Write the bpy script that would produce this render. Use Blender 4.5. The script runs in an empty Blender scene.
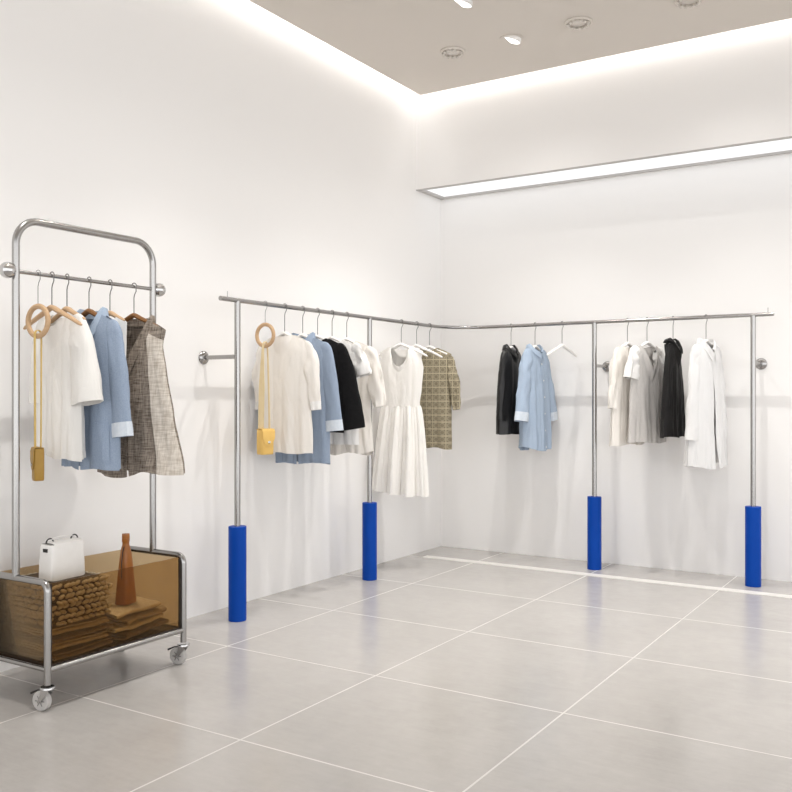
import bpy, math, random
from mathutils import Vector, Matrix, noise

C = bpy.context.scene.collection
PI = math.pi
R = math.radians

# ------------------------------------------------------------------ helpers
def lerp(a, b, t): return a + (b - a) * t
def clamp(x, a=0.0, b=1.0): return max(a, min(b, x))
def smooth(a, b, x):
    t = clamp((x - a) / (b - a)); return t * t * (3 - 2 * t)
def interp(pts, t):
    if t <= pts[0][0]: return pts[0][1]
    for (t0, v0), (t1, v1) in zip(pts, pts[1:]):
        if t <= t1:
            k = (t - t0) / (t1 - t0); k = k * k * (3 - 2 * k) * .5 + k * .5
            return lerp(v0, v1, k)
    return pts[-1][1]
def nz(x, y, z): return noise.noise(Vector((x, y, z)))

class MB:
    def __init__(s): s.v = []; s.f = []
    def add(s, vs, fs):
        o = len(s.v); s.v += [tuple(p) for p in vs]; s.f += [tuple(i + o for i in f) for f in fs]; return s
    def box(s, a, b):
        x0, y0, z0 = a; x1, y1, z1 = b
        vs = [(x0,y0,z0),(x1,y0,z0),(x1,y1,z0),(x0,y1,z0),(x0,y0,z1),(x1,y0,z1),(x1,y1,z1),(x0,y1,z1)]
        return s.add(vs, [(3,2,1,0),(4,5,6,7),(0,1,5,4),(1,2,6,5),(2,3,7,6),(3,0,4,7)])
    def grid(s, rows, closed=False, cap0=False, cap1=False, flip=False):
        n = len(rows[0]); vs = [p for r in rows for p in r]; fs = []
        for i in range(len(rows) - 1):
            for j in range(n if closed else n - 1):
                k = (j + 1) % n
                q = (i*n+j, i*n+k, (i+1)*n+k, (i+1)*n+j)
                fs.append(q[::-1] if flip else q)
        if cap0: fs.append(tuple(range(n))[::-1])
        if cap1: fs.append(tuple((len(rows)-1)*n + j for j in range(n)))
        return s.add(vs, fs)
    def tube(s, pts, r, n=12, caps=True, flat=1.0):
        """round tube along a polyline; r a number or a list"""
        P = [Vector(p) for p in pts]; m = len(P)
        rr = r if isinstance(r, (list, tuple)) else [r] * m
        T = []
        for i in range(m):
            a = P[max(i-1, 0)]; b = P[min(i+1, m-1)]; T.append((b - a).normalized())
        up = Vector((0, 0, 1)) if abs(T[0].z) < .9 else Vector((1, 0, 0))
        N = (up - T[0] * up.dot(T[0])).normalized(); rows = []
        for i in range(m):
            N = (N - T[i] * N.dot(T[i])).normalized(); B = T[i].cross(N)
            rows.append([P[i] + N * (rr[i]*flat*math.cos(2*PI*j/n)) + B * (rr[i]*math.sin(2*PI*j/n)) for j in range(n)])
        return s.grid(rows, True, caps, caps)
    def lathe(s, prof, c=(0,0,0), n=24, M=None):
        rows = []
        for r, z in prof:
            rows.append([Vector((max(r, 1e-5)*math.cos(2*PI*j/n), max(r, 1e-5)*math.sin(2*PI*j/n), z)) for j in range(n)])
        if M is not None: rows = [[M @ p for p in q] for q in rows]
        rows = [[p + Vector(c) for p in q] for q in rows]
        return s.grid(rows, True, True, True)
    def build(s, name, mat, parent=None, solid=0, sharp=40, bevel=0, sub=0):
        me = bpy.data.meshes.new(name); me.from_pydata(s.v, [], s.f); me.update()
        me.materials.append(mat)
        me.shade_smooth()
        try: me.set_sharp_from_angle(angle=R(sharp))
        except Exception: pass
        o = bpy.data.objects.new(name, me); C.objects.link(o)
        if parent: o.parent = parent
        if bevel:
            m = o.modifiers.new('bevel', 'BEVEL'); m.width = bevel; m.segments = 3; m.limit_method = 'ANGLE'
            m.harden_normals = True
        if solid:
            # cloth thickness baked in, so that hems and cuffs keep a crisp edge
            m = o.modifiers.new('solid', 'SOLIDIFY'); m.thickness = solid; m.offset = 0
            dg = bpy.context.evaluated_depsgraph_get()
            me2 = bpy.data.meshes.new_from_object(o.evaluated_get(dg)); o.modifiers.clear()
            o.data = me2; bpy.data.meshes.remove(me); me2.name = name
            me2.set_sharp_from_angle(angle=R(62))
        if sub:
            m = o.modifiers.new('sub', 'SUBSURF'); m.levels = sub; m.render_levels = sub
        return o

def tag(o, label, cat, group=None):
    o['label'] = label; o['category'] = cat
    if group: o['group'] = group
    return o
def thing(name, label, cat, loc=(0,0,0), rz=0, group=None):
    o = bpy.data.objects.new(name, None); C.objects.link(o); o.empty_display_size = .05
    o.location = loc; o.rotation_euler = (0, 0, rz)
    return tag(o, label, cat, group)
def struct(o): o['kind'] = 'structure'; return o
def arc(c, r, a0, a1, n, plane='xz'):
    out = []
    for i in range(n + 1):
        a = lerp(a0, a1, i / n); p = [c[0], c[1], c[2]]
        k = {'xz': (0, 2), 'yz': (1, 2), 'xy': (0, 1)}[plane]
        p[k[0]] += r * math.cos(a); p[k[1]] += r * math.sin(a); out.append(tuple(p))
    return out

# ------------------------------------------------------------------ materials
def srgb(h):
    h = h.lstrip('#'); c = [int(h[i:i+2], 16) / 255 for i in (0, 2, 4)]
    return tuple(x / 12.92 if x <= .04045 else ((x + .055) / 1.055) ** 2.4 for x in c) + (1,)
def mat(name, col, rough=.5, metal=0, spec=.5):
    m = bpy.data.materials.new(name); m.use_nodes = True
    b = m.node_tree.nodes['Principled BSDF']
    b.inputs['Base Color'].default_value = srgb(col); b.inputs['Roughness'].default_value = rough
    b.inputs['Metallic'].default_value = metal; b.inputs['Specular IOR Level'].default_value = spec
    return m
class NT:
    def __init__(s, m): s.t = m.node_tree; s.b = s.t.nodes.get('Principled BSDF')
    def n(s, typ, **kw):
        x = s.t.nodes.new(typ)
        for k, v in kw.items():
            if k.startswith('i_'): x.inputs[k[2:].replace('_', ' ')].default_value = v
            else: setattr(x, k, v)
        return x
    def l(s, a, b): s.t.links.new(a, b)
    def math(s, op, a, b=None, c=None):
        x = s.n('ShaderNodeMath', operation=op)
        for i, q in enumerate((a, b, c)):
            if q is None: continue
            if hasattr(q, 'default_value'): s.l(q, x.inputs[i])
            else: x.inputs[i].default_value = q
        return x.outputs[0]
    def mix(s, f, a, b):
        x = s.n('ShaderNodeMix', data_type='RGBA')
        for q, i in ((f, 0), (a, 6), (b, 7)):
            if hasattr(q, 'default_value'): s.l(q, x.inputs[i])
            else: x.inputs[i].default_value = q
        return x.outputs[2]
    def bump(s, h, strength=.3, dist=.002):
        x = s.n('ShaderNodeBump'); x.inputs['Strength'].default_value = strength; x.inputs['Distance'].default_value = dist
        s.l(h, x.inputs['Height']); s.l(x.outputs[0], s.b.inputs['Normal'])
    def obj(s): return s.n('ShaderNodeTexCoord').outputs['Object']
    def noise(s, scale, detail=3, vec=None, rough=.5):
        x = s.n('ShaderNodeTexNoise'); x.inputs['Scale'].default_value = scale; x.inputs['Detail'].default_value = detail
        x.inputs['Roughness'].default_value = rough
        s.l(vec or s.obj(), x.inputs['Vector']); return x.outputs['Fac']

def fabric(name, col, col2=None, weave=420, rough=.9, mottled=60, contrast=1.0, sheen=0, wrinkle=.55):
    """woven cloth: fine mottling between two close colours and a thread bump"""
    m = mat(name, col, rough, 0, .2); t = NT(m)
    v = t.obj()
    mp = t.n('ShaderNodeMapping'); mp.inputs['Scale'].default_value = (1, 1, 1); t.l(v, mp.inputs['Vector'])
    n1 = t.noise(mottled, 4, mp.outputs[0], .6)
    r = t.n('ShaderNodeMapRange'); r.inputs[1].default_value = .5 - .18 / contrast; r.inputs[2].default_value = .5 + .18 / contrast
    t.l(n1, r.inputs[0])
    if col2: t.l(t.mix(r.outputs[0], srgb(col), srgb(col2)), t.b.inputs['Base Color'])
    w = t.noise(weave, 2, mp.outputs[0])
    m2 = t.n('ShaderNodeMapping'); m2.inputs['Scale'].default_value = (1, 1, .38); t.l(v, m2.inputs['Vector'])
    wr = t.n('ShaderNodeTexNoise'); wr.inputs['Scale'].default_value = 17; wr.inputs['Detail'].default_value = 2.5; wr.inputs['Distortion'].default_value = .7
    t.l(m2.outputs[0], wr.inputs['Vector'])
    h = t.math('ADD', t.math('MULTIPLY', w, .05), t.math('MULTIPLY', wr.outputs['Fac'], wrinkle))
    t.bump(h, 1.0, .012)
    t.b.inputs['Sheen Weight'].default_value = sheen
    return m

M = {}
def make_walls():
    m = mat('wall_paint', '#f1efed', .75, 0, .25); t = NT(m)
    t.bump(t.noise(160, 2), .04, .002); return m
M['wall'] = make_walls()
M['ceiling'] = mat('ceiling_paint', '#ddd6ce', .85, 0, .2)
M['white_paint'] = mat('white_paint', '#f2f0ee', .6)
def make_floor():
    m = mat('porcelain_tile', '#c9c4bf', .3, 0, .5); t = NT(m)
    g = t.n('ShaderNodeNewGeometry').outputs['Position']
    sp = t.n('ShaderNodeSeparateXYZ'); t.l(g, sp.inputs[0])
    def line(sock, off, S=.853, w=.0038):
        a = t.math('ADD', sock, -off + S * 20 + S / 2)
        a = t.math('MODULO', a, S); a = t.math('SUBTRACT', a, S / 2); a = t.math('ABSOLUTE', a)
        return t.math('LESS_THAN', a, w)
    gl = t.math('MAXIMUM', line(sp.outputs[0], 1.405), line(sp.outputs[1], -3.06))
    n1 = t.noise(2.2, 8, g, .65); n2 = t.noise(14, 6, g, .7)
    mp = t.n('ShaderNodeMapping'); mp.inputs['Scale'].default_value = (3, 14, 1); t.l(g, mp.inputs['Vector'])
    n3 = t.noise(3, 6, mp.outputs[0], .7)
    s = t.math('ADD', t.math('MULTIPLY', n1, .4), t.math('MULTIPLY', n2, .3)); s = t.math('ADD', s, t.math('MULTIPLY', n3, .3))
    r = t.n('ShaderNodeMapRange'); r.inputs[1].default_value = .36; r.inputs[2].default_value = .64; t.l(s, r.inputs[0])
    base = t.mix(r.outputs[0], srgb('#b1ada9'), srgb('#c0bcb8'))
    t.l(t.mix(gl, base, srgb('#d4d1cd')), t.b.inputs['Base Color'])
    rr = t.math('ADD', t.math('MULTIPLY', r.outputs[0], .06), .19); rr = t.math('ADD', rr, t.math('MULTIPLY', gl, .3))
    t.l(rr, t.b.inputs['Roughness'])
    return m
M['floor'] = make_floor()
def make_steel(name, col, rough):
    m = mat(name, col, rough, 1); t = NT(m)
    t.bump(t.noise(90, 2), .02, .001); return m
M['steel'] = make_steel('brushed_steel', '#a5a3a1', .24)
M['hook'] = make_steel('hook_wire', '#7d7a78', .35)
M['chrome'] = make_steel('polished_chrome', '#c6c5c4', .12)
def make_blue():
    m = mat('blue_lacquer', '#003c9c', .45, 0, .15); t = NT(m)
    t.l(t.mix(t.noise(9, 3), srgb('#003f9e'), srgb('#0045a6')), t.b.inputs['Base Color']); return m
M['blue'] = make_blue()
def emit(name, col, s):
    m = bpy.data.materials.new(name); m.use_nodes = True; t = m.node_tree; t.nodes.clear()
    e = t.nodes.new('ShaderNodeEmission'); o = t.nodes.new('ShaderNodeOutputMaterial')
    e.inputs[0].default_value = col; e.inputs[1].default_value = s; t.links.new(e.outputs[0], o.inputs[0]); return m
def acrylic():
    m = bpy.data.materials.new('amber_acrylic'); m.use_nodes = True; t = m.node_tree; t.nodes.clear()
    o = t.nodes.new('ShaderNodeOutputMaterial'); tr = t.nodes.new('ShaderNodeBsdfTransparent'); gl = t.nodes.new('ShaderNodeBsdfGlossy')
    df = t.nodes.new('ShaderNodeBsdfDiffuse'); mx0 = t.nodes.new('ShaderNodeMixShader')
    mx = t.nodes.new('ShaderNodeMixShader'); fr = t.nodes.new('ShaderNodeFresnel')
    nt = t.nodes.new('ShaderNodeTexNoise'); nt.inputs['Scale'].default_value = 3
    mc = t.nodes.new('ShaderNodeMix'); mc.data_type = 'RGBA'
    mc.inputs[6].default_value = (.80, .70, .545, 1); mc.inputs[7].default_value = (.83, .73, .58, 1)
    t.links.new(nt.outputs['Fac'], mc.inputs[0]); t.links.new(mc.outputs[2], tr.inputs[0])
    df.inputs[0].default_value = srgb('#9a7440')
    mx0.inputs[0].default_value = .05
    t.links.new(tr.outputs[0], mx0.inputs[1]); t.links.new(df.outputs[0], mx0.inputs[2])
    gl.inputs['Roughness'].default_value = .05; fr.inputs[0].default_value = 1.2
    t.links.new(fr.outputs[0], mx.inputs[0]); t.links.new(mx0.outputs[0], mx.inputs[1]); t.links.new(gl.outputs[0], mx.inputs[2])
    t.links.new(mx.outputs[0], o.inputs[0]); return m
M['acrylic'] = acrylic()
M['acrylic_dark'] = mat('dark_amber_edge', '#2a1c10', .25)
M['led'] = emit('led_strip', (1, .985, .96, 1), 11.0)
M['diffuser'] = emit('light_diffuser', (1, 1, 1, 1), 1.0)
M['lamp'] = emit('lamp_lens', (1, .97, .92, 1), 3.0)
def wood(name, a, b):
    m = mat(name, a, .5, 0, .4); t = NT(m); v = t.obj()
    mp = t.n('ShaderNodeMapping'); mp.inputs['Scale'].default_value = (8, 60, 60); t.l(v, mp.inputs['Vector'])
    t.l(t.mix(t.noise(1.5, 4, mp.outputs[0]), srgb(a), srgb(b)), t.b.inputs['Base Color']); return m
M['wood_light'] = wood('beech_wood', '#cbaa86', '#b59470')
M['wood_brown'] = wood('walnut_wood', '#8a5f33', '#6c4622')
M['hanger_white'] = mat('white_hanger', '#efece8', .45); NT(M['hanger_white']).bump(NT(M['hanger_white']).noise(60, 2), .03)
def leather(name, a, b, rough=.45):
    m = mat(name, a, rough, 0, .45); t = NT(m)
    t.l(t.mix(t.noise(25, 4), srgb(a), srgb(b)), t.b.inputs['Base Color'])
    vo = t.n('ShaderNodeTexVoronoi'); vo.inputs['Scale'].default_value = 350; t.l(t.obj(), vo.inputs['Vector'])
    t.bump(vo.outputs['Distance'], .15, .0008); return m
M['yellow_leather'] = leather('yellow_leather', '#e6c070', '#dcb05a')
M['ochre_leather'] = leather('ochre_leather', '#b08a38', '#94702a')
M['cream_strap'] = leather('cream_strap', '#ead7ae', '#dcc596')
M['gold_strap'] = leather('gold_strap', '#dcbf78', '#c8a85c')
M['white_leather'] = leather('white_leather', '#efedea', '#e6e3df', .5)
M['tan_leather'] = leather('tan_leather', '#aa6c30', '#935722', .35)
M['black_trim'] = mat('black_trim', '#1c1815', .4)
M['linen'] = fabric('white_linen', '#e4e1dc', None, 500)
M['white_cotton'] = fabric('white_cotton', '#ebe9e6', None, 500)
M['crisp_white'] = fabric('crisp_white_poplin', '#e4e3e2', None, 600)
M['cream'] = fabric('cream_cotton', '#e8e3dc', None, 500)
M['dress'] = fabric('ivory_crepe', '#eeebe6', None, 500)
M['grey_jersey'] = fabric('pale_grey_jersey', '#c9c5c1', '#c4c0bc', 500)
M['denim'] = fabric('blue_linen', '#9ba8ba', '#8998ad', 500, mottled=240, contrast=.9)
M['denim_light'] = fabric('pale_blue_chambray', '#adbaca', '#9caec3', 500, mottled=240, contrast=.9)
M['denim_cuff'] = fabric('pale_blue_cuff', '#d9dfe6', '#ccd5df', 500)
M['black'] = fabric('black_wool', '#121112', '#191819', 500, sheen=.05)
M['black_leather'] = leather('black_leather', '#1b1a1a', '#121111', .4)
M['black_satin'] = fabric('soft_black_cloth', '#1d1b1b', '#151414', 500, rough=.6, sheen=.05)
def tweed(name, a, b):
    m = mat(name, a, .95, 0, .15); t = NT(m); v = t.obj()
    def stretched(sc):
        mp = t.n('ShaderNodeMapping'); mp.inputs['Scale'].default_value = sc; t.l(v, mp.inputs['Vector']); return t.noise(1, 2, mp.outputs[0], .6)
    a1 = stretched((190, 60, 18)); a2 = stretched((18, 20, 190))
    s = t.math('ADD', t.math('MULTIPLY', a1, .5), t.math('MULTIPLY', a2, .5))
    r = t.n('ShaderNodeMapRange'); r.inputs[1].default_value = .36; r.inputs[2].default_value = .62; t.l(s, r.inputs[0])
    t.l(t.mix(r.outputs[0], srgb(a), srgb(b)), t.b.inputs['Base Color'])
    t.bump(s, .4, .002); return m
M['tweed'] = tweed('brown_tweed', '#5a4f46', '#a2978b')
M['tweed_lit'] = tweed('lit_tweed', '#b5a99b', '#ddd5ca')  # paler copy of the tweed, for the lit side of the vest
def printed():
    m = mat('olive_check_print', '#8a7f63', .85, 0, .2); t = NT(m); v = t.obj()
    sp = t.n('ShaderNodeSeparateXYZ'); t.l(v, sp.inputs[0])
    def cell(sock, S):
        a = t.math('ADD', sock, 40 * S); a = t.math('MODULO', a, S); a = t.math('SUBTRACT', a, S / 2); return a
    cx = cell(sp.outputs[0], .048); cz = cell(sp.outputs[2], .050)
    lx = t.math('LESS_THAN', t.math('ABSOLUTE', t.math('SUBTRACT', t.math('ABSOLUTE', cx), .024)), .0028)
    lz = t.math('LESS_THAN', t.math('ABSOLUTE', t.math('SUBTRACT', t.math('ABSOLUTE', cz), .025)), .0042)
    d = t.math('SQRT', t.math('ADD', t.math('MULTIPLY', cx, cx), t.math('MULTIPLY', cz, cz)))
    ring = t.math('LESS_THAN', t.math('ABSOLUTE', t.math('SUBTRACT', d, .015)), .0034)
    k = t.math('MAXIMUM', t.math('MAXIMUM', lx, lz), t.math('MULTIPLY', ring, .4))
    base = t.mix(t.noise(40, 3), srgb('#857c68'), srgb('#776e5b'))
    t.l(t.mix(t.math('MULTIPLY', k, .75), base, srgb('#bdb298')), t.b.inputs['Base Color']); return m
M['print'] = printed()
def knit():
    m = mat('chunky_knit', '#a89272', .95, 0, .1); t = NT(m); v = t.obj()
    n = t.noise(60, 3)
    t.l(t.mix(n, srgb('#a3937a'), srgb('#cdbfa6')), t.b.inputs['Base Color'])
    t.bump(t.noise(260, 3), .5, .003); return m
M['knit'] = knit()
M['knit_shade'] = fabric('stitch_gap_shade', '#5d4d3a', '#4b3d2d', 300)  # dark colour painted as shade in the gaps between knit stitches
M['fold_beige'] = fabric('beige_folded_cloth', '#d6c8ad', '#c7b799', 300)
M['fold_sand'] = fabric('sand_folded_cloth', '#b5a284', '#a39073', 300)
M['fold_brown'] = fabric('brown_folded_cloth', '#84705a', '#716049', 300)
M['caster_rubber'] = mat('grey_rubber', '#bdbab7', .5)
M['caster_hub'] = mat('clear_hub', '#6f6c6a', .3)
M['sparkle'] = mat('faceted_glass', '#d9d2ca', .15, 0, .6)

# ------------------------------------------------------------------ camera
cam = bpy.data.cameras.new('camera'); co = bpy.data.objects.new('camera', cam); C.objects.link(co)
co.location = (3.543, -6.278, 1.2); co.rotation_euler = (PI / 2, 0, R(32.3))
cam.sensor_width = 36; cam.lens = 36 * 900 / 792; cam.clip_start = .05
bpy.context.scene.camera = co

# ------------------------------------------------------------------ room
XM, YM = 8.0, -9.0
ZC, GAP, BD = 3.45, .10, .388
struct(MB().box((-.15, YM, -.12), (XM, .15, 0)).build('floor', M['floor']))
struct(MB().box((-.15, YM, 0), (0, .15, 3.8)).build('wall_left', M['wall']))
struct(MB().box((0, 0, 0), (XM, .15, 3.8)).build('wall_back', M['wall']))
# suspended ceiling panel with a lit gap along both walls, slab above it
XC, YC = 6.2, -7.4
struct(MB().box((GAP, YC, ZC), (XC, -BD - GAP, ZC + .06)).build('ceiling', M['ceiling']))
struct(MB().box((-.15, YC, 3.8), (XC, .15, 3.92)).build('ceiling_slab', M['ceiling']))
# bulkhead over the back wall, open underneath for the linear light
bk = MB(); bk.box((0, -BD, 2.775), (XM, -BD + .02, 3.8)); bk.box((0, -BD + .02, 2.83), (XM, 0, 2.86))
struct(bk.build('wall_bulkhead', M['wall']))
t = thing('linear_light', 'long white linear light set in the underside of the bulkhead', 'light', (0, 0, 2.775))
fr = MB(); fr.box((0, -BD + .02, 0), (.035, 0, .05)); fr.box((.035, -.012, 0), (XM, 0, .05)); fr.box((.035, -BD + .02, 0), (XM, -BD + .032, .05)); fr.box((0, -BD - .001, -.006), (XM, -BD + .03, 0)); fr.box((0, -BD + .03, -.006), (.035, 0, 0)); fr.box((.035, -.02, -.006), (XM, 0, 0))
fr.build('frame', mat('grey_light_frame', '#b9b5b2', .5), t)
MB().box((.035, -BD + .032, .012), (XM, -.012, .05)).build('diffuser', M['diffuser'], t)
# LED strips lying in the ceiling gap
for nm, a, b, lab in (('led_strip', (GAP - .045, YC, ZC + .07), (GAP - .03, -BD - .05, ZC + .085), 'LED strip hidden in the ceiling gap along the left wall'),
                 ('led_strip', (.06, -BD - .065, ZC + .07), (XC, -BD - .05, ZC + .085), 'LED strip hidden in the ceiling gap along the bulkhead')):
    tag(MB().box(a, b).build(nm, M['led']), lab, 'light')
# pale strip along the back wall, painted in for a band of soffit light
M['painted_soffit_light'] = mat('painted_soffit_light', '#e4e1dd', .5)
struct(MB().box((.13, -.520, 0), (XM, -.440, .004)).build('light_band_1', M['painted_soffit_light'], bevel=.001))

# ------------------------------------------------------------------ ceiling lamps
def downlight(x, y, label):
    t = thing('ceiling_downlight', label, 'light', (x, y, ZC), 0, 'round glass ceiling downlights')
    MB().lathe([(.062, 0), (.08, -.001), (.082, -.008), (.074, -.014), (.062, -.012), (.055, -.004)], n=32).build('trim_ring', M['ceiling'], t)
    for k in range(12):
        a = 2 * PI * k / 12
        b = MB().lathe([(.001, -.014), (.008, -.018), (.011, -.026), (.006, -.032), (.001, -.034)], (.06 * math.cos(a), .06 * math.sin(a), .004), 8)
        b.build('glass_bead', M['sparkle'], t)
    MB().lathe([(.05, .001), (.05, -.008), (.03, -.014), (.001, -.016)], n=24).build('lens', M['sparkle'], t)
    return t
def gimbal(x, y, label):
    t = thing('ceiling_spotlight', label, 'light', (x, y, ZC), 0, 'tilted ceiling spotlights')
    MB().lathe([(.06, 0), (.075, -.001), (.076, -.005), (.06, -.006)], n=32).build('trim_ring', M['ceiling'], t)
    Mx = Matrix.Rotation(R(16), 3, Vector((-.534, .845, 0))) @ Matrix.Rotation(R(9), 3, Vector((.845, .534, 0)))
    h = MB().lathe([(.06, .012), (.064, -.010), (.063, -.014), (.058, -.014), (.058, -.012)], (0, 0, 0), 28, Mx).build('lamp_head', M['white_paint'], t)
    MB().lathe([(.0575, -.008), (.0575, -.0135), (.001, -.0135)], (0, 0, 0), 28, Mx).build('lens', M['lamp'], h)
    return t
downlight(.72, -1.12, 'round glass ceiling downlight nearest the corner of the two walls')
downlight(1.58, -1.12, 'round glass ceiling downlight right of the front tilted spotlight')
downlight(2.22, -1.08, 'round glass ceiling downlight at the top right edge, farthest from the corner')
gimbal(1.13, -1.10, 'tilted white ceiling spotlight between the two round downlights')
gimbal(1.12, -1.74, 'tilted white ceiling spotlight at the top edge, nearer the viewer')

def spot(x, y, P, size=128, tilt=0, axis=0, blend=.85):
    L = bpy.data.lights.new('spot', 'SPOT'); L.energy = P; L.spot_size = R(size); L.spot_blend = blend
    L.shadow_soft_size = .010; L.color = (1, .98, .95)
    o = bpy.data.objects.new('spot', L); C.objects.link(o); o.location = (x, y, ZC - .045)
# each lamp: a wide soft spill and a tighter beam
for x in (1.14, 2.36, 3.6, 4.9):
    spot(x, -1.09, 14); spot(x, -1.09, 60, 92, blend=.7)
for y in (-1.74, -3.0, -4.25):
    spot(1.10, y, 12); spot(1.10, y, 60, 92, blend=.7)

# ------------------------------------------------------------------ L-shaped wall rack
RZ = 1.712; RX = .25; RY = -.267
rk = thing('clothes_rack', 'L shaped steel clothes rack on four blue posts along both walls', 'clothes rack', (RX, RY, 0))
def rel(p): return (p[0] - RX, p[1] - RY, p[2])
br = .30
path = [(RX, -2.79, RZ)] + [(RX, y, RZ) for y in (-2, -1.2)] + [(RX, RY - br, RZ)]
path += [(RX + br - br * math.cos(a), RY - br + br * math.sin(a), RZ) for a in [PI / 2 * k / 14 for k in range(1, 15)]]
path += [(1.4, RY, RZ), (2.535, RY, RZ)]
rail = MB().tube([rel(p) for p in path], .0125, 16).build('rail', M['steel'], rk)
for p in ((RX, -2.735, RZ), (2.50, RY, RZ)):
    MB().tube([rel(p), rel((p[0], p[1], p[2] + .042))], .0022, 8).build('end_pin', M['steel'], rail)
for i, (x, y) in enumerate(((RX, -2.658), (RX, -1.392), (1.371, RY), (2.412, RY))):
    MB().tube([rel((x, y, .49)), rel((x, y, RZ - .004))], .0165, 16).build('post', M['steel'], rk)
    MB().lathe([(.046, 0), (.048, .002), (.048, .501), (.046, .503), (.02, .503)], rel((x, y, 0)), 36).build('base_sleeve', M['blue'], rk)
    z = 1.411
    d = (-1, 0) if i < 2 else (0, 1)
    D = (x if i < 2 else -y)
    b = MB().tube([rel((x, y, z)), rel((x + d[0] * (D - .004), y + d[1] * (D - .004), z))], .0115, 14).build('wall_bracket', M['steel'], rk)
    ax = Matrix.Rotation(R(-90) if i < 2 else R(-90), 3, 'Y' if i < 2 else 'X')
    w = rel((x + d[0] * D, y + d[1] * D, z))
    ax = Vector((0, 0, 1)).rotation_difference(Vector((-d[0], -d[1], 0))).to_matrix()
    MB().lathe([(.001, .0), (.036, .0), (.038, .004), (.034, .010), (.024, .016), (.012, .019)], w, 28, ax).build('flange', M['steel'], b)

# ------------------------------------------------------------------ hangers
def hanger(loc, rz, label, kind='white', group=None, half=.205, top=-.15, hook=True, drop=.078, flip=1):
    m = {'white': M['hanger_white'], 'light': M['wood_light'], 'brown': M['wood_brown']}[kind]
    t = thing('clothes_hanger', label, 'hanger', loc, rz, group)
    P = [(0, 0, top - .004), (0, 0, -.05), (flip * .004, 0, -.036), (flip * .013, 0, -.022)]
    P += [(flip * .0155 * math.cos(a), 0, .0155 * math.sin(a)) for a in [R(-35) + R(215) * k / 12 for k in range(13)]]
    MB().tube(P, .0023, 8).build('hook', M['hook'], t)
    pts = []; rr = []
    n = 28
    for k in range(n + 1):
        u = lerp(-half, half, k / n); a = abs(u) / half
        pts.append((u, -.012 * math.sin(a * PI / 2) * 0 , top - .012 - drop * a ** 1.3 + .007 * math.exp(-(u / .03) ** 2)))
        rr.append(lerp(.0155, .0095, a) * (1 if 0 < k < n else .6))
    MB().tube(pts, rr, 12, flat=.72).build('shoulder_bar', m, t)
    return t

# ------------------------------------------------------------------ garments
def zsh(u, half=.2, z0=-.148, drop=.078): return z0 - drop * (min(abs(u), .3) / half) ** 1.3

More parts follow.
